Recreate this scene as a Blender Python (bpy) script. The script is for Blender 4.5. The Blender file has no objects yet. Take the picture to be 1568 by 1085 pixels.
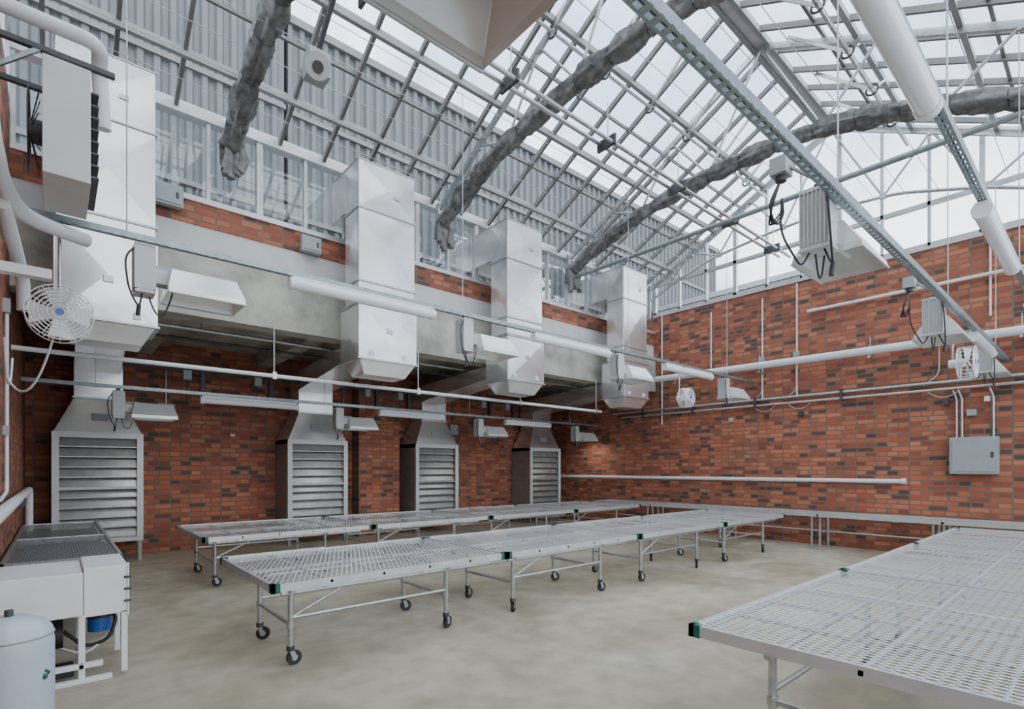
import bpy, bmesh, math, random
from mathutils import Vector, Matrix
random.seed(7)
SC = bpy.context.scene

# ------------------------------------------------------------------ materials
def newmat(name):
    m = bpy.data.materials.new(name); m.use_nodes = True
    nt = m.node_tree
    return m, nt, nt.nodes["Principled BSDF"]

def N(nt, typ, **kw):
    n = nt.nodes.new(typ)
    for k, v in kw.items(): setattr(n, k, v)
    return n

def ramp(nt, stops):
    r = N(nt, 'ShaderNodeValToRGB')
    el = r.color_ramp.elements
    while len(el) < len(stops): el.new(0.5)
    for e, (p, c) in zip(el, stops):
        e.position = p; e.color = (c[0], c[1], c[2], 1)
    return r

def simple(name, col, rough=0.5, metal=0.0, var=0.08, scale=6.0, bump=0.0, bscale=40.0):
    m, nt, b = newmat(name)
    tc = N(nt, 'ShaderNodeTexCoord')
    no = N(nt, 'ShaderNodeTexNoise'); no.inputs['Scale'].default_value = scale
    no.inputs['Detail'].default_value = 4
    nt.links.new(tc.outputs['Object'], no.inputs['Vector'])
    lo = [max(0, c*(1-var)) for c in col]; hi = [min(1, c*(1+var)) for c in col]
    r = ramp(nt, [(0.3, lo), (0.7, hi)])
    nt.links.new(no.outputs['Fac'], r.inputs['Fac'])
    nt.links.new(r.outputs['Color'], b.inputs['Base Color'])
    b.inputs['Roughness'].default_value = rough
    b.inputs['Metallic'].default_value = metal
    if bump > 0:
        n2 = N(nt, 'ShaderNodeTexNoise'); n2.inputs['Scale'].default_value = bscale
        n2.inputs['Detail'].default_value = 5
        nt.links.new(tc.outputs['Object'], n2.inputs['Vector'])
        bp = N(nt, 'ShaderNodeBump'); bp.inputs['Strength'].default_value = bump
        bp.inputs['Distance'].default_value = 0.02
        nt.links.new(n2.outputs['Fac'], bp.inputs['Height'])
        nt.links.new(bp.outputs['Normal'], b.inputs['Normal'])
    return m

def brick_mat(name, axis):
    m, nt, b = newmat(name)
    tc = N(nt, 'ShaderNodeTexCoord'); sp = N(nt, 'ShaderNodeSeparateXYZ'); cb = N(nt, 'ShaderNodeCombineXYZ')
    nt.links.new(tc.outputs['Object'], sp.inputs[0])
    nt.links.new(sp.outputs[axis], cb.inputs[0]); nt.links.new(sp.outputs['Z'], cb.inputs[1])
    br = N(nt, 'ShaderNodeTexBrick')
    br.squash = 0.62; br.squash_frequency = 2
    br.inputs['Color1'].default_value = (0, 0, 0, 1); br.inputs['Color2'].default_value = (1, 1, 1, 1)
    br.inputs['Mortar'].default_value = (0.5, 0.5, 0.5, 1)
    br.inputs['Scale'].default_value = 1.0; br.inputs['Mortar Size'].default_value = 0.014
    br.inputs['Mortar Smooth'].default_value = 0.1
    br.inputs['Brick Width'].default_value = 0.31; br.inputs['Row Height'].default_value = 0.10
    nt.links.new(cb.outputs[0], br.inputs['Vector'])
    r = ramp(nt, [(0.0, (0.085, 0.05, 0.042)), (0.10, (0.13, 0.055, 0.042)), (0.17, (0.24, 0.06, 0.035)), (0.35, (0.36, 0.085, 0.042)),
                  (0.6, (0.46, 0.12, 0.056)), (0.82, (0.54, 0.175, 0.085)), (1.0, (0.32, 0.08, 0.045))])
    nt.links.new(br.outputs['Color'], r.inputs['Fac'])
    no = N(nt, 'ShaderNodeTexNoise'); no.inputs['Scale'].default_value = 1.3; no.inputs['Detail'].default_value = 6
    nt.links.new(tc.outputs['Object'], no.inputs['Vector'])
    mul = N(nt, 'ShaderNodeMix', data_type='RGBA', blend_type='MULTIPLY')
    rr = ramp(nt, [(0.3, (0.80, 0.80, 0.80)), (0.7, (1.12, 1.08, 1.05))])
    nt.links.new(no.outputs['Fac'], rr.inputs['Fac'])
    mul.inputs[0].default_value = 1.0
    nt.links.new(r.outputs['Color'], mul.inputs[6]); nt.links.new(rr.outputs['Color'], mul.inputs[7])
    mx = N(nt, 'ShaderNodeMix', data_type='RGBA')
    nt.links.new(br.outputs['Fac'], mx.inputs[0])
    nt.links.new(mul.outputs[2], mx.inputs[6]); mx.inputs[7].default_value = (0.145, 0.128, 0.095, 1)
    nt.links.new(mx.outputs[2], b.inputs['Base Color'])
    bp = N(nt, 'ShaderNodeBump', invert=True); bp.inputs['Strength'].default_value = 0.6; bp.inputs['Distance'].default_value = 0.01
    nt.links.new(br.outputs['Fac'], bp.inputs['Height']); nt.links.new(bp.outputs['Normal'], b.inputs['Normal'])
    b.inputs['Roughness'].default_value = 0.75
    return m

def duct_mat(name, base=0.72):
    m, nt, b = newmat(name)
    tc = N(nt, 'ShaderNodeTexCoord')
    no = N(nt, 'ShaderNodeTexNoise'); no.inputs['Scale'].default_value = 1.3; no.inputs['Distortion'].default_value = .8; no.inputs['Detail'].default_value = 1
    nt.links.new(tc.outputs['Object'], no.inputs['Vector'])
    r = ramp(nt, [(0.35, (base*.90, base*.91, base*.91)), (0.5, (base, base, base)), (0.65, (base*1.10, base*1.095, base*1.07))])
    nt.links.new(no.outputs['Fac'], r.inputs['Fac'])
    nt.links.new(r.outputs['Color'], b.inputs['Base Color'])
    b.inputs['Metallic'].default_value = 0.78
    b.inputs['Roughness'].default_value = 0.27
    bp = N(nt, 'ShaderNodeBump'); bp.inputs['Strength'].default_value = 0.22; bp.inputs['Distance'].default_value = 0.06
    nt.links.new(no.outputs['Fac'], bp.inputs['Height']); nt.links.new(bp.outputs['Normal'], b.inputs['Normal'])
    return m

def floor_mat():
    m, nt, b = newmat("floor_concrete")
    tc = N(nt, 'ShaderNodeTexCoord')
    n1 = N(nt, 'ShaderNodeTexNoise'); n1.inputs['Scale'].default_value = 0.55; n1.inputs['Detail'].default_value = 8; n1.inputs['Distortion'].default_value = 0.8
    n2 = N(nt, 'ShaderNodeTexNoise'); n2.inputs['Scale'].default_value = 3.5; n2.inputs['Detail'].default_value = 10
    nt.links.new(tc.outputs['Object'], n1.inputs['Vector']); nt.links.new(tc.outputs['Object'], n2.inputs['Vector'])
    r1 = ramp(nt, [(0.3, (0.30, 0.265, 0.18)), (0.5, (0.385, 0.35, 0.26)), (0.72, (0.45, 0.42, 0.34))])
    r2 = ramp(nt, [(0.35, (0.78, 0.78, 0.77)), (0.65, (1.05, 1.05, 1.05))])
    nt.links.new(n1.outputs['Fac'], r1.inputs['Fac']); nt.links.new(n2.outputs['Fac'], r2.inputs['Fac'])
    mx = N(nt, 'ShaderNodeMix', data_type='RGBA', blend_type='MULTIPLY'); mx.inputs[0].default_value = 1
    nt.links.new(r1.outputs['Color'], mx.inputs[6]); nt.links.new(r2.outputs['Color'], mx.inputs[7])
    nt.links.new(mx.outputs[2], b.inputs['Base Color'])
    rr = ramp(nt, [(0.3, (.35, .35, .35)), (0.7, (.6, .6, .6))])
    nt.links.new(n1.outputs['Fac'], rr.inputs['Fac']); nt.links.new(rr.outputs['Color'], b.inputs['Roughness'])
    return m

def glass_mat(name, refl=0.10, tint=(0.93, 0.96, 0.97)):
    m = bpy.data.materials.new(name); m.use_nodes = True; nt = m.node_tree
    for n in list(nt.nodes): nt.nodes.remove(n)
    out = N(nt, 'ShaderNodeOutputMaterial'); tr = N(nt, 'ShaderNodeBsdfTransparent'); gl = N(nt, 'ShaderNodeBsdfGlossy')
    tr.inputs[0].default_value = (*tint, 1); gl.inputs['Roughness'].default_value = 0.03
    mx = N(nt, 'ShaderNodeMixShader')
    fr = N(nt, 'ShaderNodeLayerWeight'); fr.inputs['Blend'].default_value = 0.35
    mr = N(nt, 'ShaderNodeMapRange'); mr.inputs['To Min'].default_value = refl*.5; mr.inputs['To Max'].default_value = refl*4
    nt.links.new(fr.outputs['Fresnel'], mr.inputs['Value'])
    nt.links.new(mr.outputs['Result'], mx.inputs[0])
    nt.links.new(tr.outputs[0], mx.inputs[1]); nt.links.new(gl.outputs[0], mx.inputs[2])
    nt.links.new(mx.outputs[0], out.inputs[0])
    return m

def mesh_mat(name, col, wd=0.25, px=0.05, py=0.115):
    m, nt, b = newmat(name)
    tc = N(nt, 'ShaderNodeTexCoord'); sp = N(nt, 'ShaderNodeSeparateXYZ')
    nt.links.new(tc.outputs['Object'], sp.inputs[0])
    def mth(op, a, c=None):
        n = N(nt, 'ShaderNodeMath', operation=op)
        for i, v in enumerate((a, c)):
            if v is None: continue
            if isinstance(v, (int, float)): n.inputs[i].default_value = v
            else: nt.links.new(v, n.inputs[i])
        return n.outputs[0]
    u = mth('MULTIPLY', sp.outputs['X'], 1/px); v = mth('MULTIPLY', sp.outputs['Y'], 1/py)
    a = mth('LESS_THAN', mth('FRACT', mth('ADD', u, v)), wd)
    c = mth('LESS_THAN', mth('FRACT', mth('SUBTRACT', u, v)), wd)
    al = mth('MAXIMUM', a, c)
    nt.links.new(al, b.inputs['Alpha'])
    b.inputs['Base Color'].default_value = (*col, 1)
    b.inputs['Metallic'].default_value = 0.35; b.inputs['Roughness'].default_value = 0.35
    return m

BRX = brick_mat("brick_along_x", 'X'); BRY = brick_mat("brick_along_y", 'Y')
DUCT = duct_mat("galvanised_duct", 0.76)
FLOOR = floor_mat()
GLASS = glass_mat("roof_glass", 0.03, (0.97, 0.985, 0.99)); WGLASS = glass_mat("window_glass", 0.12, (0.88, 0.92, 0.94))
MESH = mesh_mat("expanded_metal_mesh", (0.76, 0.78, 0.80)); MESHD = mesh_mat("dark_expanded_mesh", (0.28, 0.30, 0.31), .38)
CONC = simple("cast_concrete", (0.40, 0.395, 0.345), 0.85, 0, 0.32, 2.2, 0.4, 12)
GALV = simple("galvanised_steel", (0.50, 0.52, 0.53), 0.32, 0.8, 0.15, 20)
STRUT = simple("strut_steel", (0.28, 0.33, 0.345), 0.4, 0.6, 0.15, 12)
ALU = simple("aluminium_frame", (0.56, 0.575, 0.585), 0.4, 0.5, 0.08, 5)
RAFT = simple("glazing_purlin", (0.32, 0.33, 0.33), 0.5, 0.3, 0.1, 5)
FRAME = simple("painted_glazing_bar", (0.18, 0.18, 0.175), 0.5, 0.2, 0.1, 5)
WHITE = simple("white_paint", (0.78, 0.79, 0.80), 0.35, 0, 0.04, 4)
PVC = simple("white_pipe_jacket", (0.70, 0.73, 0.75), 0.4, 0, 0.05, 3)
OFFW = simple("offwhite_enamel", (0.54, 0.56, 0.555), 0.4, 0, 0.05, 3)
REFL = simple("lamp_reflector_white", (0.78, 0.795, 0.78), 0.22, 0.3, 0.04, 3)
LENS = simple("tube_diffuser", (0.78, 0.81, 0.84), 0.2, 0, 0.02, 3)
BLACK = simple("black_rubber", (0.02, 0.02, 0.022), 0.5, 0, 0.2, 10)
DARK = simple("dark_metal", (0.07, 0.072, 0.075), 0.5, 0.4, 0.2, 8)
GREY = simple("grey_enamel_box", (0.33, 0.37, 0.385), 0.45, 0.1, 0.05, 5)
GREEN = simple("green_plastic", (0.0, 0.11, 0.07), 0.4, 0, 0.1, 10)
BLUE = simple("blue_pump_paint", (0.03, 0.12, 0.45), 0.35, 0, 0.1, 10)
RED = simple("red_pull_station", (0.5, 0.02, 0.02), 0.35, 0, 0.1, 10)
CLOTH = simple("shade_cloth", (0.185, 0.185, 0.18), 0.75, 0.15, 0.45, 9, 1.0, 11)
CORR = simple("corrugated_cladding", (0.15, 0.158, 0.165), 0.6, 0.2, 0.12, 0.6)
LOUV = simple("louver_metal", (0.31, 0.32, 0.315), 0.4, 0.6, 0.12, 6)
LBACK = simple("louver_bird_screen", (0.13, 0.135, 0.135), 0.6, 0.3, 0.12, 6)
TANKM = simple("tank_paint", (0.44, 0.51, 0.58), 0.35, 0, 0.03, 3)
PLASTER = simple("painted_band", (0.60, 0.61, 0.60), 0.7, 0, 0.06, 3)
ASPH = simple("roof_gravel", (0.30, 0.30, 0.29), 0.9, 0, 0.2, 5)

# ------------------------------------------------------------------ mesh builder
class B:
    def __init__(s, name, bevel=0):
        s.name = name; s.v = []; s.f = []; s.m = []; s.sm = []; s.mats = []; s.bevel = bevel
    def mi(s, mat):
        if mat not in s.mats: s.mats.append(mat)
        return s.mats.index(mat)
    def add(s, vs, fs, mat, smooth=False):
        o = len(s.v); s.v += [tuple(v) for v in vs]; k = s.mi(mat)
        for f in fs:
            s.f.append([i+o for i in f]); s.m.append(k); s.sm.append(smooth)
    def hexa(s, p, mat):   # p: 4 bottom ccw + 4 top
        s.add(p, [(3,2,1,0),(4,5,6,7),(0,1,5,4),(1,2,6,5),(2,3,7,6),(3,0,4,7)], mat)
    def box(s, x0, x1, y0, y1, z0, z1, mat):
        s.hexa([(x0,y0,z0),(x1,y0,z0),(x1,y1,z0),(x0,y1,z0),(x0,y0,z1),(x1,y0,z1),(x1,y1,z1),(x0,y1,z1)], mat)
    def beam(s, p0, p1, w, h, mat, up=(0,0,1)):
        p0 = Vector(p0); p1 = Vector(p1); d = (p1-p0).normalized(); up = Vector(up)
        if abs(d.dot(up)) > .98: up = Vector((1,0,0))
        sd = d.cross(up).normalized()*(w/2); u = sd.cross(d).normalized()*(h/2)
        s.hexa([p0-sd-u, p0+sd-u, p1+sd-u, p1-sd-u, p0-sd+u, p0+sd+u, p1+sd+u, p1-sd+u], mat)
    def cyl(s, p0, p1, r, mat, n=10, r1=None, cap=True):
        p0 = Vector(p0); p1 = Vector(p1); r1 = r if r1 is None else r1
        d = (p1-p0).normalized(); a = Vector((0,0,1)) if abs(d.z) < .9 else Vector((1,0,0))
        u = d.cross(a).normalized(); w = d.cross(u)
        vs = []
        for p, q in ((p0, r), (p1, r1)):
            for i in range(n):
                t = 2*math.pi*i/n; vs.append(p+u*math.cos(t)*q+w*math.sin(t)*q)
        s.add(vs, [(i, (i+1) % n, n+(i+1) % n, n+i) for i in range(n)], mat, True)
        if cap:
            s.add(vs, [tuple(range(n))[::-1], tuple(range(n, 2*n))], mat)
    def tube(s, pts, r, mat, n=8, closed=False, rf=None):
        P = [Vector(p) for p in pts]; k = len(P); vs = []; u = None
        for i, p in enumerate(P):
            a = P[(i-1) % k] if (closed or i > 0) else p; c = P[(i+1) % k] if (closed or i < k-1) else p
            d = (c-a).normalized()
            if u is None:
                g = Vector((0,0,1)) if abs(d.z) < .9 else Vector((1,0,0)); u = d.cross(g).normalized()
            u = (u-d*u.dot(d)).normalized(); w = d.cross(u)
            for j in range(n):
                t = 2*math.pi*j/n; q = r if rf is None else rf(i, j)
                vs.append(p+u*math.cos(t)*q+w*math.sin(t)*q)
        fs = []
        for i in range(k if closed else k-1):
            for j in range(n):
                a = i*n; b2 = ((i+1) % k)*n
                fs.append((a+j, a+(j+1) % n, b2+(j+1) % n, b2+j))
        s.add(vs, fs, mat, True)
        if not closed: s.add(vs, [tuple(range(n))[::-1], tuple(range((k-1)*n, k*n))], mat)
    def pipe(s, pts, r, mat, rr=0.12, n=10):
        s.tube(fillet(pts, rr), r, mat, n)
    def ring(s, c, R, r, mat, ax='y', n=20, m=5):
        pts = []
        for i in range(n):
            t = 2*math.pi*i/n; a = R*math.cos(t); b2 = R*math.sin(t)
            pts.append({'y': (c[0]+a, c[1], c[2]+b2), 'x': (c[0], c[1]+a, c[2]+b2), 'z': (c[0]+a, c[1]+b2, c[2])}[ax])
        s.tube(pts, r, mat, m, True)
    def sphere(s, c, r, mat, sz=1.0, nu=14, nv=8):
        vs = []; fs = []
        for i in range(nv+1):
            ph = math.pi*i/nv
            for j in range(nu):
                t = 2*math.pi*j/nu
                vs.append((c[0]+r*math.sin(ph)*math.cos(t), c[1]+r*math.sin(ph)*math.sin(t), c[2]+r*sz*math.cos(ph)))
        for i in range(nv):
            for j in range(nu):
                fs.append((i*nu+j, (i+1)*nu+j, (i+1)*nu+(j+1) % nu, i*nu+(j+1) % nu))
        s.add(vs, fs, mat, True)
    def done(s, recalc=True):
        me = bpy.data.meshes.new(s.name); me.from_pydata(s.v, [], s.f)
        for m in s.mats: me.materials.append(m)
        me.polygons.foreach_set('material_index', s.m)
        me.polygons.foreach_set('use_smooth', s.sm)
        if recalc:
            bm = bmesh.new(); bm.from_mesh(me); bmesh.ops.recalc_face_normals(bm, faces=bm.faces); bm.to_mesh(me); bm.free()
        ob = bpy.data.objects.new(s.name, me); SC.collection.objects.link(ob)
        if s.bevel:
            md = ob.modifiers.new("bevel", 'BEVEL'); md.width = s.bevel; md.segments = 2; md.limit_method = 'ANGLE'
        return ob

def fillet(pts, rr):
    P = [Vector(p) for p in pts]; out = [P[0]]
    for i in range(1, len(P)-1):
        a, b, c = P[i-1], P[i], P[i+1]
        r = min(rr, (a-b).length*.45, (c-b).length*.45)
        s = b+(a-b).normalized()*r; e = b+(c-b).normalized()*r
        for t in (0, .25, .5, .75, 1):
            out.append(s*(1-t)**2+b*2*t*(1-t)+e*t*t)
    out.append(P[-1]); return out

def droop(p0, p1, sag, n=10):
    p0 = Vector(p0); p1 = Vector(p1)
    return [p0.lerp(p1, i/n)-Vector((0, 0, sag*4*(i/n)*(1-i/n))) for i in range(n+1)]

# ------------------------------------------------------------------ dimensions
XL, XB = -0.42, 13.24          # left wall, far wall
YA, YU, YF = 13.1, 8.9, -0.62  # recessed wall, upper wall, wall behind camera
ZB = 6.14                      # brick top of gable walls
YR, ZR, ZE = 4.2, 9.45, 7.05   # ridge, eave
def roofz(y): return ZR-(ZR-ZE)*abs(y-YR)/(YU-YR)

# ------------------------------------------------------------------ shell
b = B("floor"); b.box(XL-.3, XB+.3, YF-.3, YA+.3, -.2, 0, FLOOR); b.done()
b = B("wall_back"); b.box(XL-.3, XB+.3, YA, YA+.3, 0, 4.7, BRX)
b.box(5.85, 7.0, YA-.42, YA, 0, 4.38, BRX); b.done()
b = B("wall_right"); b.box(XB, XB+.3, YF-.3, YA, 0, ZB, BRY)
b.box(XB-.03, XB+.3, YF-.3, YU, ZB, ZB+.07, ALU); b.done()
b = B("wall_left"); b.box(XL-.3, XL, YF-.3, YA, 0, ZB, BRY); b.done()
b = B("wall_front_fill_glazing"); b.box(XL, XB, YF-.3, YF, 0, .7, BRX)   # unseen low wall; full height glazing added behind the viewer for soft fill light
x = XL
while x < XB+.1:
    b.box(x-.03, x+.03, YF-.2, YF-.08, .7, 5.7, ALU); x += .97
for z in (.7, 2.2, 3.9, 5.62): b.box(XL, XB, YF-.2, YF-.08, z, z+.07, ALU)
b.add([(XL, YF-.14, .75), (XB, YF-.14, .75), (XB, YF-.14, 5.65), (XL, YF-.14, 5.65)], [(0,1,2,3)], GLASS)
b.done()
b = B("wall_upper_back")
b.box(XL, XB, YU-.06, YU+.3, 3.98, 4.98, CONC)
b.box(XL, XB, YU, YU+.3, 4.98, 5.33, PLASTER)
b.box(XL, XB, YU-.02, YU+.3, 5.33, 5.66, BRX)
b.box(XL, XB, YU-.05, YU+.32, 5.66, 5.71, ALU)
b.done()
b = B("ceiling_recess"); b.box(XL, XB, YU+.3, YA, 4.38, 4.7, CONC)
for i in range(6):
    x = 1.2+i*2.3
    b.box(x, x+.3, YU+.3, YA, 4.1, 4.38, CONC)
b.done()

# clerestory windows
def win_long(name, y):
    b = B(name)
    b.add([(XL, y+.1, 5.7), (XB, y+.1, 5.7), (XB, y+.1, ZE), (XL, y+.1, ZE)], [(0,1,2,3)], WGLASS)
    x = XL; i = 0
    while x < XB:
        w = .045 if i % 2 else .09
        b.box(x-w/2, x+w/2, y+.05, y+.16, 5.7, ZE-.04, ALU); x += .72; i += 1
    b.box(XL, XB, y+.04, y+.17, 5.71, 5.78, ALU)
    b.box(XL, XB, y+.02, y+.2, ZE-.12, ZE+.05, ALU)
    return b.done()
win_long("window_1", YU)
win_long("window_2", YF-.25)
def win_gable(name, x):
    b = B(name)
    y0, y1 = YF-.1, YU
    b.add([(x, y0, ZB), (x, y1, ZB), (x, y1, roofz(y1)), (x, YR, ZR), (x, y0, roofz(y0))], [(0,1,2,3,4)], GLASS)
    y = y1-.03; i = 0
    while y > y0:
        w = .05 if i % 3 else .08
        b.box(x-.05, x+.05, y-w/2, y+w/2, ZB, roofz(y), ALU); y -= .8; i += 1
    b.box(x-.05, x+.05, y0, y1, ZB+.07, ZB+.14, ALU)
    b.box(x-.05, x+.05, y0, y1, 7.03, 7.11, ALU)
    b.beam((x, y1, ZE), (x, YR, ZR), .1, .12, ALU); b.beam((x, y0, roofz(y0)), (x, YR, ZR), .1, .12, ALU)
    return b.done()
win_gable("window_3", XB+.05); win_gable("window_4", XL-.05)

# glazed roof
b = B("ceiling_glazed_roof")
y0 = YF-.2
for (ya, yb) in ((YU+.15, YR), (y0, YR)):
    za, zb = roofz(ya), roofz(yb)
    b.add([(XL-.1, ya, za+.05), (XB+.1, ya, za+.05), (XB+.1, yb, zb+.05), (XL-.1, yb, zb+.05)], [(0,1,2,3)], GLASS)
x = XL+.3; i = 0
while x < XB:
    b.beam((x, YU+.1, roofz(YU+.1)), (x, YR, ZR), .05, .09, FRAME)
    b.beam((x, y0, roofz(y0)), (x, YR, ZR), .05, .09, FRAME)
    x += .72; i += 1
for t in (0.0, .3, .58, .86):
    for sgn in (1, -1):
        y = YR+sgn*(.12+t*(YU-YR-.15))
        if y < YF: continue
        b.beam((XL, y, roofz(y)-.05), (XB, y, roofz(y)-.05), .07, .11, RAFT)
for t in (1.0, 2.05, 3.1, 4.0):
    y = YR-t
    b.beam((XL, y, roofz(y)+.02), (XB, y, roofz(y)+.02), .045, .06, FRAME)
for t in (.8, 2.1, 3.4):
    y = YR+t
    b.beam((XL, y, roofz(y)+.02), (XB, y, roofz(y)+.02), .04, .05, FRAME)
b.box(XL, XB, YR-.08, YR+.08, ZR-.12, ZR+.1, ALU)
b.done()

# trusses with gathered shade curtain
ARC = [(8.86, 6.6), (8.05, 6.95), (7.0, 7.27), (5.5, 7.45), (4.2, 7.5), (2.95, 7.40), (1.6, 6.98), (.6, 6.55), (-.46, 6.15)]
for k, x in enumerate((-1.8+3.8*i for i in range(1, 5))):
    if k == 3: x = XB-.18
    b = B("roof_truss")
    b.pipe([(x, y, z) for y, z in ARC], .035, GALV, .3, 8)
    b.beam((x, YU-.05, ZE-.12), (x, YR, ZR-.12), .06, .1, GALV)
    b.beam((x, YF+.05, roofz(YF)-.12), (x, YR, ZR-.12), .06, .1, GALV)
    def az(y):
        for (ya, za), (yb, zb) in zip(ARC, ARC[1:]):
            if yb <= y <= ya: return za+(zb-za)*(ya-y)/(ya-yb)
        return 6.6
    ys = [8.4, 7.6, 6.8, 6.0, 5.2, 4.2, 3.2, 2.4, 1.6, .8, 0]
    for i in range(len(ys)-1):
        a, c = ys[i], ys[i+1]
        if i % 2: b.cyl((x, a, roofz(a)-.12), (x, c, az(c)), .024, GALV, 6)
        else: b.cyl((x, a, az(a)), (x, c, roofz(c)-.12), .024, GALV, 6)
        b.box(x-.04, x+.04, c-.06, c+.06, (roofz(c)-.2 if i % 2 == 0 else az(c)-.04), (roofz(c)-.1 if i % 2 == 0 else az(c)+.08), GALV)
    b.cyl((x, YU-.02, 6.6), (x, YU-.02, ZE), .04, GALV, 8)
    b.cyl((x, YF+.06, 6.1), (x, YF+.06, 6.95), .04, GALV, 8)
    if k == 2: b.cyl((x, YU, 6.42), (x, YF, 6.42), .045, STRUT, 10)
    b.done()
    if k < 3:
        b = B("gathered_shade_curtain")
        pts = fillet([(x, y, z-.03) for y, z in ARC], .5)
        rs = []
        for p, q in zip(pts, pts[1:]):
            n = max(1, int((q-p).length/.06))
            for i in range(n): rs.append(p.lerp(q, i/n))
        rs.append(pts[-1]); rs[0] = rs[0]-Vector((0, 0, .25))
        L = len(rs)
        RN = [[random.uniform(-1, 1) for _ in range(20)] for _ in range(L)]
        def rf(i, j, L=L):
            e = 1.2 if (i < 3 or i > L-4) else 1
            pinch = .8 if i % 10 == 0 else (.9 if i % 10 in (1, 9) else 1)
            return (.13+.026*math.sin(j*1.26+i*.25)+.022*math.sin(j*2.51-i*.2)+.016*math.sin(j*3.77+i*.35)+RN[i][j]*.010)*e*pinch
        b.tube(rs, .12, CLOTH, 20, rf=rf)
        for i in range(10, L-3, 10):
            b.ring(rs[i], .12, .008, DARK, 'y', 12, 4)
        for q in range(7):   # ragged hanging tail
            xx = x+random.uniform(-.16, .16)
            b.tube([(xx, YU-.12, 6.62), (xx+.02, YU-.16, 6.45), (xx+random.uniform(-.06, .06), YU-.2, 6.12+random.uniform(-.1, .1))], .05, CLOTH, 9, rf=lambda i, j: (.05, .075, .055)[i]*(1+.3*math.sin(j*2)))
        b.done()

# vent rack arms
b = B("ridge_vent_rack_assembly")
for y, z in ((5.6, 8.35), (2.8, 8.35)):
    b.cyl((XL+.1, y, z), (XB-.1, y, z), .028, GALV, 8)
    sg = 1 if y > YR else -1
    x = .6
    while x < XB-.3:
        b.beam((x, y, z), (x, y-sg*.9, roofz(y-sg*.9)-.05), .03, .05, GALV)
        b.beam((x, y, z), (x+.25, y+sg*.15, roofz(y+sg*.15)-.08), .025, .04, GALV)
        b.ring((x, y, z), .09, .018, DARK, 'x', 12, 5)
        x += 1.27
b.done()
b = B("overhead_twin_pipe_run")
b.cyl((XL+.02, 5.1, 6.78), (XB-.02, 5.1, 6.78), .03, GALV, 8)
b.cyl((XL+.02, 5.35, 6.86), (XB-.02, 5.35, 6.86), .03, GALV, 8)
for i in range(7):
    x = .5+i*2; b.box(x-.02, x+.02, 5.05, 5.4, 6.74, 6.9, DARK)
    b.cyl((x, 5.2, 6.85), (x, 5.2, 7.45), .008, GALV, 5)
b.done()
b = B("shade_cable_set")
for i in range(15):
    y = 8.3-i*.5
    z = 6.95+.5*(1-abs(y-YR)/4.7)
    b.cyl((XL+.02, y, z), (XB-.02, y, z), .006, GALV, 4)
b.done()

# ------------------------------------------------------------------ exterior
def corr(name, x0, x1, y, z0, z1, depth, p=.3):
    b = B(name); x = x0; vs = []; prof = []
    while x < x1:
        prof += [(x, y), (x+p*.35, y), (x+p*.5, y+.08), (x+p*.85, y+.08)]; x += p
    n = len(prof)
    for (a, c) in prof: vs += [(a, c, z0), (a, c, z1)]
    b.add(vs, [(2*i, 2*i+2, 2*i+3, 2*i+1) for i in range(n-1)], CORR)
    b.box(x0, x1, y+.1, y+depth, z0, z1-.02, CORR)
    b.box(x0-.05, x1+.05, y-.08, y+depth, z1-.02, z1+.18, FRAME)
    for z in (8.0, 10.6):
        if z < z1: b.box(x0, x1, y-.05, y, z, z+.12, FRAME)
    return b.done(False)
corr("neighbouring_building", 4.4, 26, 13.6, 4.75, 12.9, 5)
corr("neighbouring_building", -14, 4.3, 13.5, 4.75, 18.5, 5)
b = B("neighbouring_building")
b.box(20, 26, 5.5, 13.4, -.2, 8.6, CORR); b.box(19.9, 26, 5.4, 13.4, 8.6, 8.8, ALU)
for i in range(20): b.box(19.94, 20, 5.6+i*.4, 5.75+i*.4, 0, 8.6, CORR)
b.cyl((19.8, 9, 6.8), (19.4, 9, 6.8), .6, ALU, 20); b.done()
b = B("ground_outside"); b.box(-30, 50, -40, 60, -.6, -.21, ASPH); b.done()
b = B("flat_roof_outside"); b.box(XL-.3, XB+.3, YU+.31, 13.45, 4.71, 4.8, ASPH)
for i in range(5):   # rooftop plant seen through the clerestory
    x = .8+i*2.9
    b.box(x, x+1.1, 11.4, 12.3, 4.8, 6.1, DUCT); b.cyl((x+1.6, 11.2, 4.8), (x+1.6, 11.2, 6.6), .08, GALV, 10)
b.cyl((XL, 10.6, 6.35), (XB, 10.6, 6.35), .06, GALV, 8); b.cyl((XL, 10.6, 5.8), (XB, 10.6, 5.8), .04, GALV, 8)
b.done()

# ------------------------------------------------------------------ ducts + louvers
def flange(b, x0, x1, y0, y1, z, e=.025, h=.03):
    b.box(x0-e, x1+e, y0-e, y1+e, z-h/2, z+h/2, GALV)
DX = [(0.0, .95), (3.64, 4.65), (6.74, 7.7), (10.47, 11.45)]
LX = [(0.0, 1.22), (3.98, 5.28), (7.26, 8.53), (11.4, 12.68)]
def panel_x(b, x0, x1, y, z0, z1, d=.03):
    """front sheet with a cross-broken (X creased) face, standing slightly proud of y"""
    c = ((x0+x1)/2, y-d, (z0+z1)/2)
    b.add([(x0, y, z0), (x1, y, z0), (x1, y, z1), (x0, y, z1), c], [(0,1,4),(1,2,4),(2,3,4),(3,0,4)], DUCT)
def panel_y(b, x, y0, y1, z0, z1, d=.02):
    c = (x-d, (y0+y1)/2, (z0+z1)/2)
    b.add([(x, y0, z0), (x, y1, z0), (x, y1, z1), (x, y0, z1), c], [(0,1,4),(1,2,4),(2,3,4),(3,0,4)], DUCT)
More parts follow.
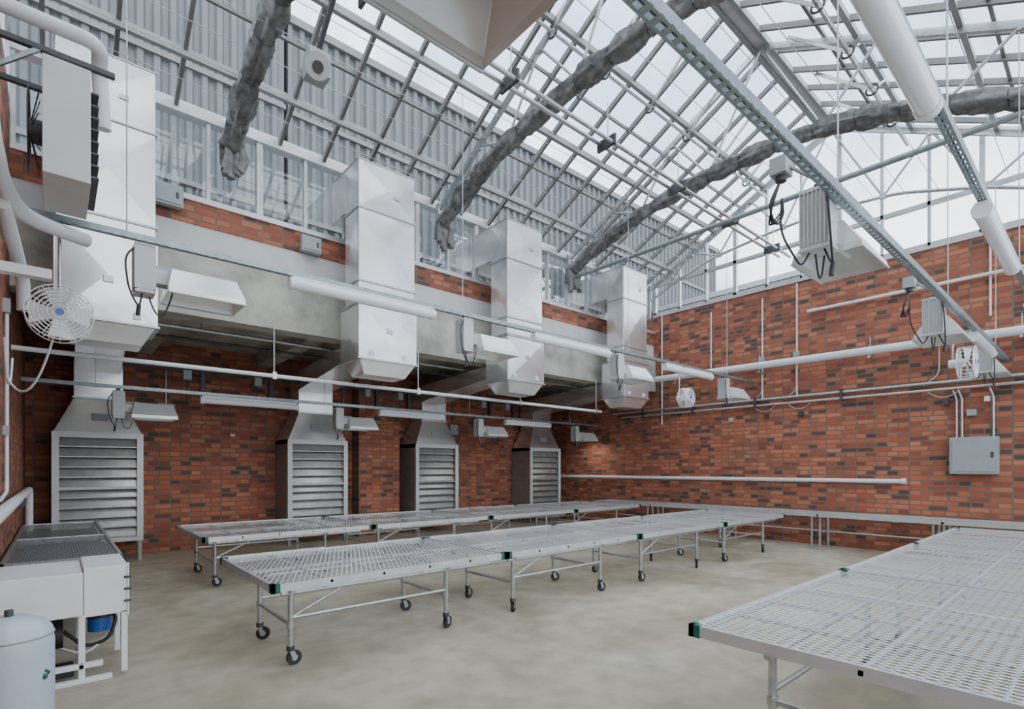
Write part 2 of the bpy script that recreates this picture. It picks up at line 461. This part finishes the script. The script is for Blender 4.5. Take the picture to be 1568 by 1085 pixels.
for i, ((x0, x1), (l0, l1)) in enumerate(zip(DX, LX)):
    b = B("exhaust_duct", .006)
    b.box(x0, x1, 7.9, 8.4, 4.42, 6.7, DUCT)
    b.box(x0, x1, 8.4, 8.98, 6.0, 6.7, DUCT)
    for za, zc in ((4.77, 5.9), (5.94, 6.67)):
        panel_x(b, x0+.01, x1-.01, 7.898, za, zc); panel_y(b, x0-.002, 7.92, 8.4, za, zc)
    for z in (5.92, 4.75): flange(b, x0, x1, 7.9, 8.4, z, .018)
    flange(b, x0, x1, 7.9, 8.84, 6.69, .012, .02)
    zt = 4.6 if i == 0 else 4.38
    b.box(x0-.02, x1+.02, 7.86, 8.55, 3.5, zt, DUCT)
    panel_x(b, x0, x1, 7.858, 3.52, zt-.02); panel_y(b, x0-.022, 7.88, 8.53, 3.52, zt-.02)
    flange(b, x0-.02, x1+.02, 7.86, 8.55, zt, .02, .03); flange(b, x0-.02, x1+.02, 7.86, 8.55, 3.5, .02, .03)
    t = .13
    b.hexa([(x0+t, 7.86+t, 3.27), (x1-t, 7.86+t, 3.27), (x1-t, 8.55-t, 3.27), (x0+t, 8.55-t, 3.27),
            (x0, 7.86, 3.5), (x1, 7.86, 3.5), (x1, 8.55, 3.5), (x0, 8.55, 3.5)], DUCT)
    xm = (x0+x1)/2
    b.box(xm-.05, xm+.05, 7.815, 7.835, 3.95, 4.03, GALV); b.box(xm-.35, xm-.27, 7.835, 7.86, 3.56, 3.64, WHITE); b.box(xm+.24, xm+.32, 7.835, 7.86, 3.56, 3.64, WHITE)
    b.box(xm+.1, xm+.2, 7.86, 7.885, 6.2, 6.26, GALV)
    a, c = x0+.2, x1-.2; e, f = l0+.25, l1-.25
    b.hexa([(a, 8.55, 3.66), (c, 8.55, 3.66), (f, 12.95, 3.5), (e, 12.95, 3.5),
            (a, 8.55, 3.95), (c, 8.55, 3.95), (f, 12.95, 3.95), (e, 12.95, 3.95)], DUCT)
    b.box(e, f, 12.35, 12.98, 3.02, 3.9, DUCT)
    flange(b, e, f, 12.35, 12.98, 3.04)
    b.hexa([(l0-.03, 12.2, 2.4), (l1+.03, 12.2, 2.4), (l1+.03, 13.05, 2.4), (l0-.03, 13.05, 2.4),
            (e, 12.35, 3.02), (f, 12.35, 3.02), (f, 12.98, 3.02), (e, 12.98, 3.02)], DUCT)
    b.box(l0+.5, l0+.75, 12.24, 12.28, 2.62, 2.75, GREY)
    b.done()
    b = B("intake_louver")
    y = 12.2
    b.box(l0-.04, l0+.04, y, 13.08, .42, 2.4, LOUV); b.box(l1-.04, l1+.04, y, 13.08, .42, 2.4, LOUV)
    b.box(l0-.05, l0+.05, y-.03, y+.0, .38, 2.4, OFFW); b.box(l1-.05, l1+.05, y-.03, y, .38, 2.4, OFFW)
    b.box(l0-.04, l1+.04, y-.02, 13.08, 2.3, 2.40, OFFW); b.box(l0-.04, l1+.04, y-.02, 13.08, .38, .46, OFFW)
    b.box(l0, l1, y+.2, y+.22, .42, 2.3, LBACK)
    b.box(l0, l1, y-.015, y+.02, 1.36, 1.40, LOUV)
    for q in range(10):
        z = .47+q*.185
        b.hexa([(l0, y+.02, z), (l1, y+.02, z), (l1, y+.035, z), (l0, y+.035, z),
                (l0, y+.09, z+.165), (l1, y+.09, z+.165), (l1, y+.105, z+.165), (l0, y+.105, z+.165)], LOUV)
        b.box(l0, l1, y+.01, y+.03, z-.005, z+.015, LOUV)
    for xx in (l0, l1):
        b.box(xx-.03, xx+.03, y+.02, y+.08, 0, .42, LOUV)
    b.done()

# ------------------------------------------------------------------ strut rows, lamps, tubes, fans
def strut(name, x0, x1, y, z, w=.05, h=.05):
    b = B(name)
    b.box(x0, x1, y-w/2, y-w/2+.006, z-h, z, STRUT); b.box(x0, x1, y+w/2-.006, y+w/2, z-h, z, STRUT)
    b.box(x0, x1, y-w/2, y-w/2+.016, z, z+.005, STRUT); b.box(x0, x1, y+w/2-.016, y+w/2, z, z+.005, STRUT)
    b.box(x0, x1, y-w/2, y-w/2+.016, z-h-.004, z-h, STRUT); b.box(x0, x1, y+w/2-.016, y+w/2, z-h-.004, z-h, STRUT)
    x = x0
    while x < x1:
        b.box(x, min(x+.035, x1), y-w/2, y+w/2, z-h-.002, z-h+.003, STRUT); x += .085
    xx = x0+.9
    while xx < x1:
        if z > 3.5: b.cyl((xx, y, z), (xx, y, 7.0 if y > 2 else 6.6), .006, GALV, 5)
        else: b.cyl((xx, y, z), (xx, y, 4.38), .006, GALV, 5)
        xx += 3.8
    b.done()

def lamp(x, y, z, power=0, jb=False):
    b = B("high_bay_grow_lamp", .004)
    b.box(x-.03, x+.03, y-.02, y+.02, z-.1, z-.05, DARK)
    b.box(x-.05, x+.05, y-.04, y+.04, z-.13, z-.08, GREY)
    b.box(x-.065, x+.065, y-.10, y+.10, z-.54, z-.1, OFFW)
    for i in range(8):
        yy = y-.10+i*.0285
        b.box(x-.085, x+.085, yy-.004, yy+.004, z-.52, z-.12, OFFW)
    b.box(x-.08, x+.08, y-.11, y+.11, z-.555, z-.53, OFFW); b.box(x-.08, x+.08, y-.11, y+.11, z-.12, z-.10, OFFW)
    rx0, rx1 = x+.16, x+.82; zt, zb = z-.28, z-.54; hd = .25
    b.box(x+.07, rx0+.04, y-.07, y+.07, z-.44, z-.30, OFFW)
    b.box(x+.07, x+.3, y-.03, y+.03, z-.29, z-.26, GREY)
    m = (rx0+rx1)/2
    t = [(rx0+.05, y-.10, zt), (rx1-.05, y-.10, zt), (rx1-.05, y+.10, zt), (rx0+.05, y+.10, zt)]
    q = [(rx0, y-hd+.01, zb+.05), (rx1, y-hd+.01, zb+.05), (rx1, y+hd-.01, zb+.05), (rx0, y+hd-.01, zb+.05)]
    s = [(rx0, y-hd, zb), (rx1, y-hd, zb), (rx1, y+hd, zb), (rx0, y+hd, zb)]
    b.add(t+q+s, [(0,1,2,3),(0,4,5,1),(1,5,6,2),(2,6,7,3),(3,7,4,0),(4,8,9,5),(5,9,10,6),(6,10,11,7),(7,11,8,4)], REFL)
    for e in (-hd, hd): b.box(rx0, rx1, y+e-.008, y+e+.008, zb-.01, zb+.005, ALU)
    b.cyl((rx0+.03, y, z-.40), (rx0+.15, y, z-.40), .03, OFFW, 10)
    b.cyl((rx0+.15, y, z-.40), (rx1-.12, y, z-.40), .024, LENS, 12)
    b.tube(fillet([(x-.02, y-.05, z-.08), (x-.16, y-.12, z-.25), (x-.13, y-.13, z-.55), (x-.05, y-.12, z-.72), (x-.02, y-.05, z-.55)], .14), .009, BLACK, 6)
    b.tube(droop((x+.04, y+.03, z-.55), (rx0+.08, y+.03, z-.44), .22), .008, BLACK, 6)
    b.cyl((x-.06, y-.11, z-.78), (x-.05, y-.12, z-.68), .018, BLACK, 8)
    if jb:
        jx, jy, jz = x-.12, y+.22, z+.12
        b.box(jx-.07, jx+.07, jy-.06, jy+.06, jz-.06, jz+.07, GREY); b.cyl((jx, jy, jz-.1), (jx, jy, jz-.06), .04, DARK, 10)
        b.beam((jx, jy, jz+.05), (jx+.1, y, z-.02), .03, .02, GREY)
        for o in (0, .03, -.03):
            b.tube(fillet([(jx, jy, jz-.08), (jx-.08+o, jy+.05, jz-.3), (jx+.03, jy+.08+o, jz-.42), (jx+.1, jy+.02, jz-.3+o), (jx+.02, jy, jz-.2), (jx-.02, jy, jz-.5), (x-.05, y+.1, z-.66), (x-.02, y+.05, z-.55)], .12), .0085, BLACK, 6)
    ob = b.done(False)
    if power:  # fill light added under the hood to brighten the recess, not a lit bulb
        ld = bpy.data.lights.new("recess_fill_light", 'AREA'); ld.energy = power; ld.shape = 'RECTANGLE'; ld.size = .5; ld.size_y = .35
        ld.color = (1, .98, .95)
        lo = bpy.data.objects.new("recess_fill_light", ld); lo.location = (m, y, zb-.02); SC.collection.objects.link(lo)
        lo.parent = ob

def tubelight(x0, x1, y, z):
    b = B("tube_light_fixture", .003)
    b.cyl((x0+.05, y, z-.02), (x1-.05, y, z-.02), .062, LENS, 16)
    b.cyl((x0, y, z-.02), (x0+.06, y, z-.02), .068, WHITE, 16); b.cyl((x1-.06, y, z-.02), (x1, y, z-.02), .068, WHITE, 16)
    b.box(x0+.03, x1-.03, y-.045, y+.045, z+.02, z+.06, WHITE)
    for xx in (x0+.3, x1-.3): b.box(xx-.015, xx+.015, y-.02, y+.02, z+.05, z+.1, GALV)
    b.done()

def fan(x, y, z, zh=None, R=.23):
    b = B("circulation_fan")
    for k, yy in enumerate((y-.09, y+.09)):
        for q in range(1, 9): b.ring((x, yy+(0 if q > 3 else (-.02 if k == 0 else .02)), z), R*q/8, .0045, WHITE, 'y', 28, 4)
        for i in range(12):
            t = math.pi*2*i/12
            b.cyl((x, yy, z), (x+R*math.cos(t), yy, z+R*math.sin(t)), .0035, WHITE, 4)
    for i in range(20):
        t = math.pi*2*i/20
        b.cyl((x+R*math.cos(t), y-.09, z+R*math.sin(t)), (x+R*math.cos(t), y+.09, z+R*math.sin(t)), .0035, WHITE, 4)
    b.cyl((x, y+.02, z), (x, y+.2, z), .06, WHITE, 14); b.cyl((x, y-.12, z), (x, y-.1, z), .03, BLUE, 14)
    for i in range(4):
        t = i*1.571
        c, s = math.cos(t), math.sin(t)
        b.add([(x+c*.05-s*.04, y+.02, z+s*.05+c*.04), (x+c*.2-s*.1, y+.03, z+s*.2+c*.1), (x+c*.2+s*.08, y-.04, z+s*.2-c*.08), (x+c*.05+s*.04, y-.02, z+s*.05-c*.04)], [(0,1,2,3)], WHITE)
    if zh: b.cyl((x, y+.16, z), (x, y+.16, zh), .014, GALV, 8); b.box(x-.03, x+.03, y+.05, y+.2, zh-.03, zh, GALV)
    b.done(False)

strut("lamp_support_strut", XL+.02, XB-.02, 6.0, 3.93)
for x in (.63, 4.33, 7.75, 11.75): lamp(x, 6.0, 3.93)
for a in (1.95, 5.65, 9.3): tubelight(a, a+1.88, 6.0, 3.82)
strut("lamp_support_strut", XL+.02, XB-.02, 11.0, 3.14)
for x in (.8, 4.6, 8.4, 12.15): lamp(x, 11.0, 3.14, 10)
for a in (2.0, 5.55, 9.3): tubelight(a, a+1.75, 11.0, 3.02)
strut("lamp_support_strut", XL+.02, XB-.02, 1.33, 3.78, .07, .06)
for x in (.52, 4.35, 8.2, 12.1): lamp(x, 1.48, 3.94, 0, True)
tubelight(9.95, 11.7, 1.35, 3.66)
strut("lamp_support_strut", XL+.02, XB-.02, .71, 3.97, .06, .06)
for a in (1.9, 5.6, 9.3): tubelight(a, a+1.9, .71, 3.84)
fan(.03, 6.0, 3.08, 3.88); fan(9.95, 5.9, 3.22, 3.88, .2); fan(9.7, 1.38, 3.24, 3.72, .22)

# ------------------------------------------------------------------ benches
def bench(x0, x1, y0, y1, ly, z=.76, h=.07):
    b = B("rolling_greenhouse_bench")
    for yy in (y0, y1-.028): b.box(x0, x1, yy, yy+.028, z-h, z, ALU)
    for xx in (x0, x1-.028): b.box(xx, xx+.028, y0, y1, z-h, z, ALU)
    b.add([(x0+.01, y0+.01, z-.012), (x1-.01, y0+.01, z-.012), (x1-.01, y1-.01, z-.012), (x0+.01, y1-.01, z-.012)], [(0,1,2,3)], MESH)
    n = 5
    for i in range(1, n):
        xx = x0+(x1-x0)*i/n; b.box(xx-.012, xx+.012, y0, y1, z-.045, z-.02, ALU)
    b.box(x0, x1, (y0+y1)/2-.012, (y0+y1)/2+.012, z-.05, z-.022, ALU)
    for cx, sx in ((x0, 1), (x1, -1)):
        for cy, sy in ((y0, 1), (y1, -1)):
            xa, xb = sorted((cx-sx*.004, cx+sx*.07)); ya, yb = sorted((cy-sy*.004, cy+sy*.03))
            b.box(xa, xb, ya, yb, z-h-.004, z+.004, GREEN)
            xa, xb = sorted((cx-sx*.004, cx+sx*.03)); ya, yb = sorted((cy-sy*.004, cy+sy*.07))
            b.box(xa, xb, ya, yb, z-h-.004, z+.004, GREEN)
    for yy in ly: b.cyl((x0+.12, yy, z-.12), (x1-.12, yy, z-.12), .02, GALV, 8)
    for lx in (x0+.2, x1-.75):
        xx = lx
        b.cyl((xx, max(y0+.05, ly[0]-.2), z-.085), (xx, min(y1-.05, ly[1]+.4), z-.085), .022, GALV, 8)
        b.cyl((xx, ly[0], .36), (xx, ly[1], .36), .019, GALV, 8)
        for yy in ly:
            b.cyl((xx, yy, .16), (xx, yy, z-.08), .024, GALV, 10)
            b.cyl((xx, yy, .33), (xx, yy, .39), .033, GALV, 10)
            b.cyl((xx, yy, .13), (xx, yy, .17), .035, DARK, 10)
            ca = random.uniform(-.6, .6); dx, dy = math.cos(ca), math.sin(ca)
            ox, oy = xx+dx*.03, yy+dy*.03
            for sg in (-1, 1):
                px, py = -dy*sg*.024, dx*sg*.024
                b.beam((xx+px, yy+py, .14), (ox+px, oy+py, .06), .04, .005, GALV, (px, py, 0))
            b.cyl((ox+dy*.017, oy-dx*.017, .065), (ox-dy*.017, oy+dx*.017, .065), .065, BLACK, 20)
            b.cyl((ox+dy*.021, oy-dx*.021, .065), (ox-dy*.021, oy+dx*.021, .065), .028, GALV, 12)
    for yy in ly: b.cyl((x0+.2, yy, .42), (x1-.75, yy, .42), .017, GALV, 8)
    b.cyl((x0+.2, ly[0], .42), (x0+.75, ly[0], z-.1), .012, GALV, 6)
    b.done(False)
for i in range(4):
    a = 1.38+i*2.62
    bench(a, a+2.6, 4.68, 6.5, (4.82, 5.75))
for i in range(4):
    a = 1.58+i*2.62
    bench(a, a+2.6, 8.5, 10.7, (8.75, 10.1))
for i in range(3):
    a = 3.04+i*2.8
    bench(a, a+2.78, -.1, 1.78, (.35, 1.35))
b = B("wall_bench")
x0, x1, y0, y1, z = 12.3, 13.12, -.4, 10.4, .78
b.box(x0, x0+.03, y0, y1, z-.07, z, ALU); b.box(x1-.03, x1, y0, y1, z-.07, z, ALU)
b.box(x0, x1, y0, y0+.03, z-.07, z, ALU); b.box(x0, x1, y1-.03, y1, z-.07, z, ALU)
b.add([(x0, y0, z-.01), (x1, y0, z-.01), (x1, y1, z-.01), (x0, y1, z-.01)], [(0,1,2,3)], MESH)
yy = 0
while yy < 10.4:
    for q in (0, .16):
        b.cyl((12.45, yy+q, 0), (12.45, yy+q, z-.06), .025, GALV, 8); b.cyl((12.95, yy+q, 0), (12.95, yy+q, z-.06), .025, GALV, 8)
    b.cyl((12.45, yy, .35), (12.95, yy, .35), .018, GALV, 8)
    b.box(x0, x1, yy-.02, yy+.02, z-.06, z-.02, ALU)
    yy += 2.1
b.cyl((12.95, 0, .35), (12.95, 10.4, .35), .02, GALV, 8)
b.done(False)

# ------------------------------------------------------------------ left side : potting bench, cabinet, tank
b = B("mesh_potting_bench")
x0, x1, y0, y1, z = XL+.03, .53, 6.75, 11.3, .86
for xx in (x0, x1-.03): b.box(xx, xx+.03, y0, y1, z-.08, z, GALV)
for yy in (y0, y1-.03, 9): b.box(x0, x1, yy, yy+.03, z-.08, z, GALV)
b.add([(x0, y0, z-.01), (x1, y0, z-.01), (x1, y1, z-.01), (x0, y1, z-.01)], [(0,1,2,3)], MESHD)
b.box(x0+.03, x1-.03, y0+.05, y1-.05, z-.14, z-.11, DARK)
for yy in (y0+.2, 9, y1-.2):
    for xx in (x0+.06, x1-.06): b.cyl((xx, yy, 0), (xx, yy, z-.05), .022, GALV, 8)
b.box(x1-.04, x1+.004, y0-.004, y0+.08, z-.085, z+.004, GREEN); b.box(x1-.04, x1+.004, y1-.08, y1+.004, z-.085, z+.004, GREEN)
b.done(False)
b = B("water_treatment_cabinet", .006)
b.box(XL+.04, .17, 5.5, 6.3, .55, .9, WHITE)
b.box(.175, .47, 5.52, 6.3, .53, .93, WHITE)
b.box(.46, .475, 5.51, 5.53, .5, .95, WHITE)
for z in (.62, .72, .82): b.box(.44, .49, 5.5, 5.52, z, z+.02, DARK)
for xx in (.14, .42, XL+.06):
    b.box(xx, xx+.045, 5.52, 5.56, 0.03, .55, WHITE); b.box(xx, xx+.045, 6.2, 6.24, 0.03, .55, WHITE)
b.box(XL+.04, .3, 5.5, 5.56, .12, .16, WHITE); b.box(XL+.02, .36, 5.49, 5.55, 0, .04, WHITE); b.box(.14, .18, 5.5, 6.24, .12, .16, WHITE)
b.done()
b = B("water_pump", .004)
b.cyl((-.25, 5.9, .34), (-.02, 5.9, .34), .1, DARK, 18); b.cyl((-.02, 5.9, .34), (.05, 5.9, .34), .12, BLACK, 18)
b.cyl((-.3, 5.9, .34), (-.25, 5.9, .34), .07, RED, 14)
b.box(-.25, 0, 5.82, 5.98, .17, .26, DARK)
b.cyl((.3, 6.0, .30), (.3, 6.0, .50), .085, BLUE, 18); b.cyl((.3, 6.0, .42), (.3, 6.0, .45), .095, BLACK, 18)
b.tube(fillet([(.05, 5.9, .36), (.2, 5.85, .2), (.36, 5.85, .24), (.42, 5.9, .42), (.36, 6, .48)], .12), .016, BLACK, 8)
b.tube(fillet([(0, 5.9, .24), (.2, 5.8, .14), (.38, 5.9, .3)], .12), .012, PVC, 8)
b.cyl((-.2, 5.9, .05), (-.2, 5.9, .2), .03, DARK, 8); b.box(-.3, .12, 5.75, 6.05, 0, .05, DARK)
b.done()
b = B("pressure_tank")
c = (-.2, 4.15); R = .2
prof = [(.15, 0), (.16, .06), (.19, .1), (R, .16), (R, .74), (.19, .82), (.15, .87), (.08, .9), (.0, .905)]
n = 32
vs = [(c[0]+r*math.cos(2*math.pi*i/n), c[1]+r*math.sin(2*math.pi*i/n), z) for r, z in prof for i in range(n)]
b.add(vs, [(k*n+i, k*n+(i+1) % n, (k+1)*n+(i+1) % n, (k+1)*n+i) for k in range(len(prof)-1) for i in range(n)], TANKM, True)
b.ring((c[0], c[1], .79), R-.004, .006, GREY, 'z', 32, 6)
for (dx, dz, r) in ((.155, .56, .014), (.17, .575, .01), (.16, .59, .008)):
    dy = -math.sqrt(R*R-dx*dx); b.sphere((c[0]+dx, c[1]+dy, dz), r, GREEN, 1.2)
b.cyl((c[0], c[1], .9), (c[0], c[1], .94), .02, DARK, 8)
b.pipe([(c[0]+.1, c[1], .1), (c[0]+.35, c[1]+.3, .1), (c[0]+.35, c[1]+.3, .02)], .02, GALV)
b.done()

# ------------------------------------------------------------------ left wall equipment
b = B("unit_heater", .008)
b.box(-.07, .2, 5.0, 5.75, 3.86, 4.7, OFFW)
for i in range(8): b.box(.2, .25, 5.05, 5.7, 3.93+i*.09, 3.945+i*.09, DARK)
for r in (.08, .14, .2, .26, .3): b.ring((-.15, 5.38, 4.3), r, .006, DARK, 'x', 24, 4)
for i in range(10):
    t = math.pi*2*i/10; b.cyl((-.15, 5.38, 4.3), (-.09, 5.38+.3*math.cos(t), 4.3+.3*math.sin(t)), .005, DARK, 4)
b.cyl((-.16, 5.38, 4.3), (-.07, 5.38, 4.3), .09, DARK, 14)
b.beam((XL+.01, 5.1, 4.78), (.35, 5.1, 4.78), .04, .04, DARK); b.beam((XL+.01, 5.65, 4.78), (.35, 5.65, 4.78), .04, .04, DARK)
b.beam((XL+.01, 5.1, 4.45), (-.08, 5.1, 4.78), .03, .03, STRUT)
b.done()
b = B("heating_pipe")
b.pipe([(XL+.01, 5.2, 5.05), (.27, 5.2, 5.05), (.27, 5.45, 5.0), (.3, 5.5, 4.55)], .055, PVC, .12, 14)
b.done()
b = B("heating_pipe")
b.pipe([(-.33, 4.7, 4.9), (-.33, 4.7, 3.95), (-.3, 5.4, 3.84), (-.2, 5.85, 3.8), (.22, 6.15, 3.82)], .06, PVC, .2, 14)
b.done()
b = B("heating_pipe")
b.pipe([(-.3, 5.5, 3.75), (-.25, 6.3, 3.6), (-.22, 6.6, 3.45), (-.22, 6.6, 3.2)], .05, PVC, .2, 14)
b.pipe([(XL+.06, 5.0, 4.6), (XL+.06, 5.9, 4.0), (-.3, 6.3, 3.72)], .045, PVC, .2, 12)
b.done()
b = B("wall_conduit")
b.pipe([(XL+.03, 7.75, 3.5), (XL+.03, 7.75, 1.5), (XL+.03, 6.9, 1.45)], .018, PVC)
b.box(XL, XL+.06, 7.7, 7.8, 3.4, 3.55, GREY); b.box(XL, XL+.05, 7.7, 7.8, 2.1, 2.2, GREY)
b.tube(droop((XL+.05, 7.0, 3.0), (XL+.08, 7.6, 2.9), .35), .012, PVC, 6); b.tube(droop((.0, 6.1, 2.95), (XL+.08, 6.8, 2.6), .3), .01, PVC, 6)
b.done()
b = B("low_wall_pipe")
b.pipe([(XL+.1, 4.8, 1.4), (XL+.1, 11.6, 1.4), (XL+.1, 11.6, .01)], .05, PVC, .12, 12)
b.cyl((XL+.1, 8.2, 1.36), (XL+.1, 8.32, 1.36), .07, DARK, 12)
b.done()
b = B("fan_wall_bracket")
b.box(XL, -.02, 5.95, 6.06, 3.36, 3.44, WHITE); b.box(XL, XL+.03, 5.85, 6.15, 3.2, 3.55, WHITE); b.done()

b = B("sprinkler_pipe")
b.cyl((XL+.02, 8.7, 3.2), (10.6, 8.7, 3.2), .032, PVC, 12)
for i in range(4):
    x = 2.6+i*2.6; b.cyl((x, 8.7, 3.2), (x, 8.7, 4.0), .012, GALV, 6); b.box(x-.03, x+.03, 8.66, 8.74, 3.15, 3.26, GALV)
b.done()
b = B("recess_service_pipe")
for y, z, r in ((9.8, 4.0, .03), (10.4, 3.95, .025), (12.1, 3.7, .03)):
    b.cyl((XL+.02, y, z), (XB-.02, y, z), r, DARK if z < 3.97 else GALV, 8)
for i in range(5):
    x = 1.6+i*2.4
    b.cyl((x+.2, 9.8, 4.0), (x+.2, 9.8, 4.38), .01, GALV, 6)
for x in (1.9, 3.2, 5.7, 6.6, 9.3, 10.2):
    b.box(x, x+.14, 12.0, 12.16, 3.5, 3.68, GREY); b.cyl((x+.07, 12.1, 3.5), (x+.07, 12.1, 3.1), .012, DARK, 6); b.box(x+.3, x+.38, 12.04, 12.14, 3.25, 3.7, DARK)
b.done()
def wallbox(name, x, z, y=YA, w=.3, h=.3, mat=GREY):
    b = B(name, .006)
    b.box(x-w/2, x+w/2, y-.12, y, z-h/2, z+h/2, mat); b.box(x-w/2+.03, x+w/2-.03, y-.135, y-.12, z-h/2+.03, z+h/2-.03, mat)
    b.box(x+w*.25, x+w*.33, y-.15, y-.135, z-.04, z+.04, DARK)
    b.cyl((x, y-.05, z+h/2), (x, y-.05, min(z+h/2+.7, 4.3 if y > 10 else z+h/2+.02)), .014, GALV, 8)
    b.done()
wallbox("disconnect_switch_box", 1.75, 2.95); wallbox("disconnect_switch_box", 5.6, 2.95, YA, .28, .3)
wallbox("disconnect_switch_box", 9.0, 2.9, YA, .28, .3); wallbox("disconnect_switch_box", 1.2, 5.6, YU-.06, .36, .3)
wallbox("disconnect_switch_box", 3.2, 5.45, YU-.06, .32, .26)
b = B("fire_alarm_pull_station"); b.box(2.95, 3.07, YA-.06, YA, 2.46, 2.54, RED); b.box(2.97, 3.05, YA-.08, YA-.06, 2.475, 2.5, WHITE); b.done()

# ------------------------------------------------------------------ right-wall piping
X = XB-.03
b = B("insulated_main_pipe")
b.pipe([(XB-.3, 8.6, 4.28), (XB-.3, YF+.1, 4.18)], .085, PVC, .1, 16)
for i in range(4):
    y = 8+-i*2.3; b.box(XB-.4, XB-.01, y-.02, y+.02, 4.06, 4.1, GALV); b.cyl((XB-.3, y, 4.1), (XB-.3, y, 4.5), .01, GALV, 6)
b.done()
b = B("wall_conduit_run")
for z, ya in ((3.44, 10.3), (3.3, 10.0)): b.cyl((XB-.08, ya, z), (XB-.08, YF+.1, z), .03, GALV, 10)
for y in (9.2, 7.6, 5.9, 4.0): b.box(XB-.12, XB-.005, y-.03, y+.03, 3.24, 3.5, DARK)
b.cyl((XB-.08, 4.7, 5.38), (XB-.08, YF+.1, 5.38), .035, PVC, 10)
for y, z0, z1 in ((5.75, 3.44, 5.95), (7.1, 4.4, 5.9), (4.95, 3.46, 6.1), (1.55, 4.6, 6.1), (8.6, 3.0, 6.14)):
    b.cyl((X, y, z0), (X, y, z1), .02, PVC, 8)
for y in (4.95, 5.75): b.box(XB-.1, XB-.005, y-.06, y+.06, 4.38, 4.5, GREY)
for y in (5.75, 4.95, 2.3):
    b.pipe([(XB-.06, y, 4.4), (XB-.06, y, 3.6), (XB-.06, y+.25, 3.4)], .014, GALV)
    b.tube(droop((XB-.08, y+.2, 3.3), (XB-.08, y-.35, 3.3), .16), .01, GALV, 6)
    b.box(XB-.08, XB-.005, y-.15, y-.05, 2.98, 3.08, DARK)
b.done()
b = B("low_perimeter_pipe")
b.pipe([(XB-.12, 12.6, 1.0), (XB-.12, 12.6, 1.48), (XB-.12, 2.85, 1.48)], .045, PVC, .1, 12)
b.cyl((XB-.12, 2.9, 1.48), (XB-.12, 2.82, 1.48), .06, PVC, 12)
for y in (11, 9, 7, 5, 3.4): b.box(XB-.12, XB-.005, y-.015, y+.015, 1.46, 1.5, GALV)
b.done()
b = B("electrical_panel_box", .008)
b.box(XB-.2, XB-.002, 1.42, 2.12, 1.64, 2.34, GREY); b.box(XB-.215, XB-.2, 1.46, 2.08, 1.68, 2.3, GREY); b.box(XB-.23, XB-.215, 1.48, 1.52, 1.95, 2.05, DARK)
for y in (1.5, 1.95, 2.03): b.pipe([(XB-.08, y, 2.34), (XB-.08, y, 3.1), (XB-.08, y+.06, 3.26)], .022, GALV)
b.box(XB-.1, XB-.002, 1.74, 1.88, 2.75, 2.87, GREY); b.box(XB-.1, XB-.002, 1.55, 1.63, 3.0, 3.1, WHITE)
b.done()
b = B("wall_outlet"); b.box(XB-.05, XB-.002, 2.95, 3.07, .62, .76, OFFW); b.box(XB-.06, XB-.05, 2.98, 3.04, .65, .73, GREY); b.done()
b = B("wall_outlet"); b.box(XB-.05, XB-.002, 6.5, 6.6, 2.95, 3.05, OFFW); b.box(XB-.06, XB-.05, 6.52, 6.58, 2.97, 3.03, GREY); b.done()

b = B("horn_speaker", .006)
b.box(1.78, 1.98, 4.9, 5.1, 5.45, 5.68, GREY)
b.cyl((1.86, 4.9, 5.5), (1.8, 4.76, 5.40), .05, OFFW, 16, .11); b.cyl((1.83, 4.83, 5.44), (1.8, 4.755, 5.39), .03, DARK, 12, .05)
b.beam((1.88, 5.0, 5.68), (1.95, 4.2, 6.5), .04, .05, DARK); b.beam((1.95, 4.2, 6.5), (2.0, 3.9, 7.4), .04, .05, DARK)
b.done()

# ------------------------------------------------------------------ world + camera
w = bpy.data.worlds.new("overcast_sky"); SC.world = w; w.use_nodes = True; nt = w.node_tree
bg = nt.nodes['Background']
tc = N(nt, 'ShaderNodeTexCoord'); no = N(nt, 'ShaderNodeTexNoise'); no.inputs['Scale'].default_value = 3.2; no.inputs['Detail'].default_value = 8; no.inputs['Roughness'].default_value = .55
nt.links.new(tc.outputs['Generated'], no.inputs['Vector'])
r = ramp(nt, [(0.38, (0.40, 0.50, 0.67)), (0.5, (0.72, 0.79, 0.88)), (0.62, (1.0, 1.0, 1.0))])
nt.links.new(no.outputs['Fac'], r.inputs['Fac']); nt.links.new(r.outputs['Color'], bg.inputs['Color'])
bg.inputs['Strength'].default_value = 4.6

cd = bpy.data.cameras.new("camera"); cam = bpy.data.objects.new("camera", cd); SC.collection.objects.link(cam)
cam.location = (0, 0, 1.75); cam.rotation_euler = (math.radians(90), 0, math.radians(-41.0))
cd.sensor_width = 36; cd.lens = 36*821/1600; cd.shift_y = (731-553.5)/1600; cd.clip_start = .05; cd.clip_end = 200
SC.camera = cam
